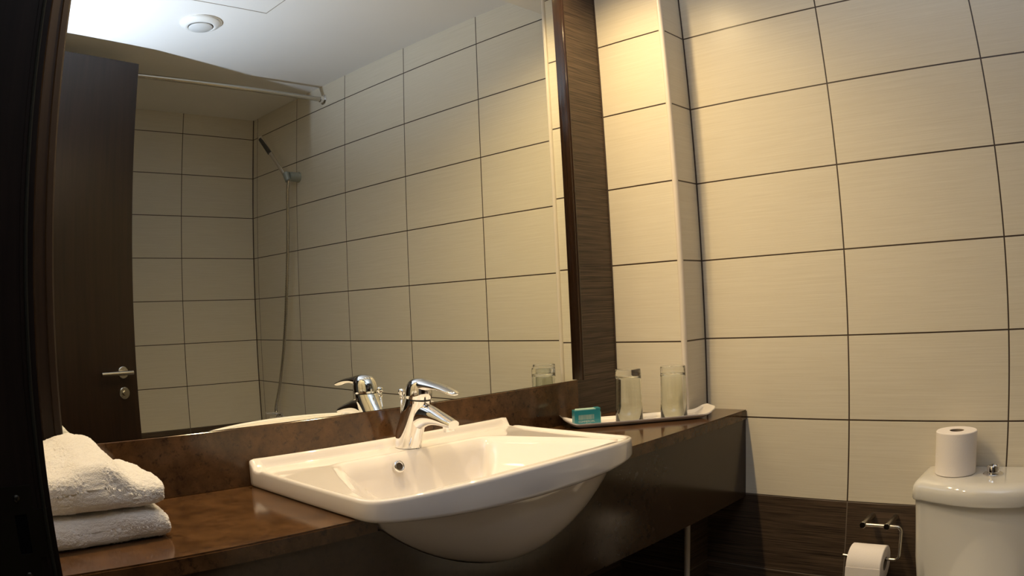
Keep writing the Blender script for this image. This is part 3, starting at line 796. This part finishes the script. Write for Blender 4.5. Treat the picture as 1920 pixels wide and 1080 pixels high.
bm = bmesh.new(); lathe(bm, [(0.0192, 0.0005), (0.0203, 0.0005), (0.0203, 0.1072), (0.0192, 0.1072)], o3, (0, 1, 0), 48, closed=True); obj('cardboard_core', bm, M['card'], t, smooth=True, auto=40)
bm = bmesh.new(); box(bm, PX-RR-0.0012, PX-RR, -0.922, -0.814, 0.36, zr-0.014); obj('loose_sheet', bm, M['paper'], t)

# ------------------------------------------------------------------ shower corner (seen in the mirror)
t = thing('shower_rod', 'chrome shower curtain rod running along in front of the bath under the ceiling', 'curtain rod', (-1.0, -1.954, 2.413))
obj('rod', tube(bmesh.new(), [(-0.004, -1.954, 2.413), (XL+0.004, -1.954, 2.413)], 0.0125, 20), M['steel'], t, smooth=True, auto=50)
for x, sx in ((0, -1), (XL, 1)):
    bm = bmesh.new(); lathe(bm, [(0, 0), (0.028, 0), (0.028, 0.006), (0.018, 0.012), (0.0165, 0.028), (0.013, 0.030)], (x, -1.954, 2.413), (sx, 0, 0), 32); obj('flange', bm, M['chrome'], t, smooth=True, auto=40)
hx_, hy_, hz_ = 0.0, -2.226, 2.030
t = thing('hand_shower', 'slim chrome stick hand shower leaning in its grey wall bracket above the bath', 'shower', (0, hy_, hz_))
bm = bmesh.new(); lathe(bm, [(0, 0), (0.030, 0), (0.030, 0.006), (0.0275, 0.008), (0.0265, 0.062), (0.025, 0.066), (0, 0.066)], (0, hy_, hz_), (-1, 0, 0), 32); br = obj('bracket', bm, M['frost'], t, smooth=True, auto=40)
bm = bmesh.new(); lathe(bm, [(0, -0.03), (0.017, -0.03), (0.019, 0.02), (0.017, 0.022), (0, 0.022)], (-0.080, hy_, hz_), (-0.10, -0.45, 1), 24); obj('clip', bm, M['frost'], br, smooth=True, auto=40)
ax = Vector((-0.24, -0.58, 0.83)).normalized(); c0 = Vector((-0.085, hy_-0.003, hz_))
a0, a1, a2 = c0-ax*0.035, c0+ax*0.19, c0+ax*0.315
obj('wand', tube(bmesh.new(), [a0, c0, c0+ax*0.05, a1, a2, a2+ax*0.002], [0.009, 0.0110, 0.0110, 0.0125, 0.0165, 0.015], 20), M['chrome'], t, smooth=True, auto=50)
fo = Vector((-0.0036, 0.0034, -0.0030))
obj('spray_face', tube(bmesh.new(), [a1+fo, a2+fo-ax*0.006], 0.0132, 16), M['spray'], t, smooth=True, auto=50)
# hose with ribs
mx, my, mz = -0.055, -2.46, 0.655
hp = spline([tuple(a0), (-0.078, hy_+0.004, 1.93), (-0.07, -2.235, 1.85), (-0.06, -2.262, 1.60), (-0.055, -2.330, 1.20), (-0.055, -2.42, 0.90), (-0.066, -2.478, 0.74), (-0.066, -2.480, 0.705)], 60)
rs = [0.0085+(0.0011 if i % 2 else -0.0003) for i in range(len(hp))]
obj('hose', tube(bmesh.new(), hp, rs, 10), M['steel'], t, smooth=True)
t = thing('bath_mixer', 'chrome wall mixer tap low on the tiled wall above the bath', 'tap', (0, my, mz))
bm = bmesh.new(); tube(bm, [(mx, my-0.10, mz), (mx, my+0.10, mz)], 0.022, 24); obj('body', bm, M['chrome'], t, smooth=True, auto=50)
for d in (-0.075, 0.075):
    bm = bmesh.new(); lathe(bm, [(0, 0), (0.032, 0), (0.030, 0.012), (0.014, 0.018), (0.014, 0.05)], (0, my+d, mz), (-1, 0, 0), 28); obj('wall_flange', bm, M['chrome'], t, smooth=True, auto=50)
bm = bmesh.new(); lathe(bm, [(0.018, 0.018), (0.022, 0.03), (0.020, 0.045), (0.010, 0.0485), (0, 0.0495)], (mx, my, mz), (0, 0, 1), 28); tube(bm, [(mx, my, mz+0.045), (mx-0.09, my, mz+0.055)], [0.008, 0.006], 14); obj('lever', bm, M['chrome'], t, smooth=True, auto=50)
bm = bmesh.new(); tube(bm, spline([(mx, my+0.04, mz-0.01), (mx-0.06, my+0.04, mz-0.02), (mx-0.12, my+0.04, mz-0.04)], 6), 0.013, 18); obj('spout', bm, M['chrome'], t, smooth=True, auto=50)
# bath along the back wall
t = thing('bathtub', 'white built-in bath along the far tiled wall under the shower', 'bathtub', (-0.9, -2.42, 0))
bm = bmesh.new(); y0, y1, x0, x1 = YB+0.001, -2.06, -1.75, -0.001
def rr(x0, x1, y0, y1, r, n=8):
    P = []
    for cx, cy_, a0_ in ((x1-r, y1-r, 0), (x0+r, y1-r, PI/2), (x0+r, y0+r, PI), (x1-r, y0+r, 3*PI/2)):
        for k in range(n+1): a = a0_+k/n*PI/2; P.append((cx+r*math.cos(a), cy_+r*math.sin(a)))
    return P
lev = [(rr(x0, x1, y0, y1, 0.004), 0.0), (rr(x0, x1, y0, y1, 0.004), 0.545), (rr(x0+0.006, x1-0.004, y0+0.004, y1-0.006, 0.008), 0.552), (rr(x0+0.06, x1-0.06, y0+0.06, y1-0.06, 0.08), 0.550), (rr(x0+0.08, x1-0.075, y0+0.07, y1-0.07, 0.09), 0.535), (rr(x0+0.17, x1-0.11, y0+0.11, y1-0.11, 0.12), 0.20), (rr(x0+0.25, x1-0.16, y0+0.16, y1-0.16, 0.12), 0.16)]
loft_poly(bm, lev, (0, 0)); obj('tub', bm, M['ceramic'], t, smooth=True, auto=40)
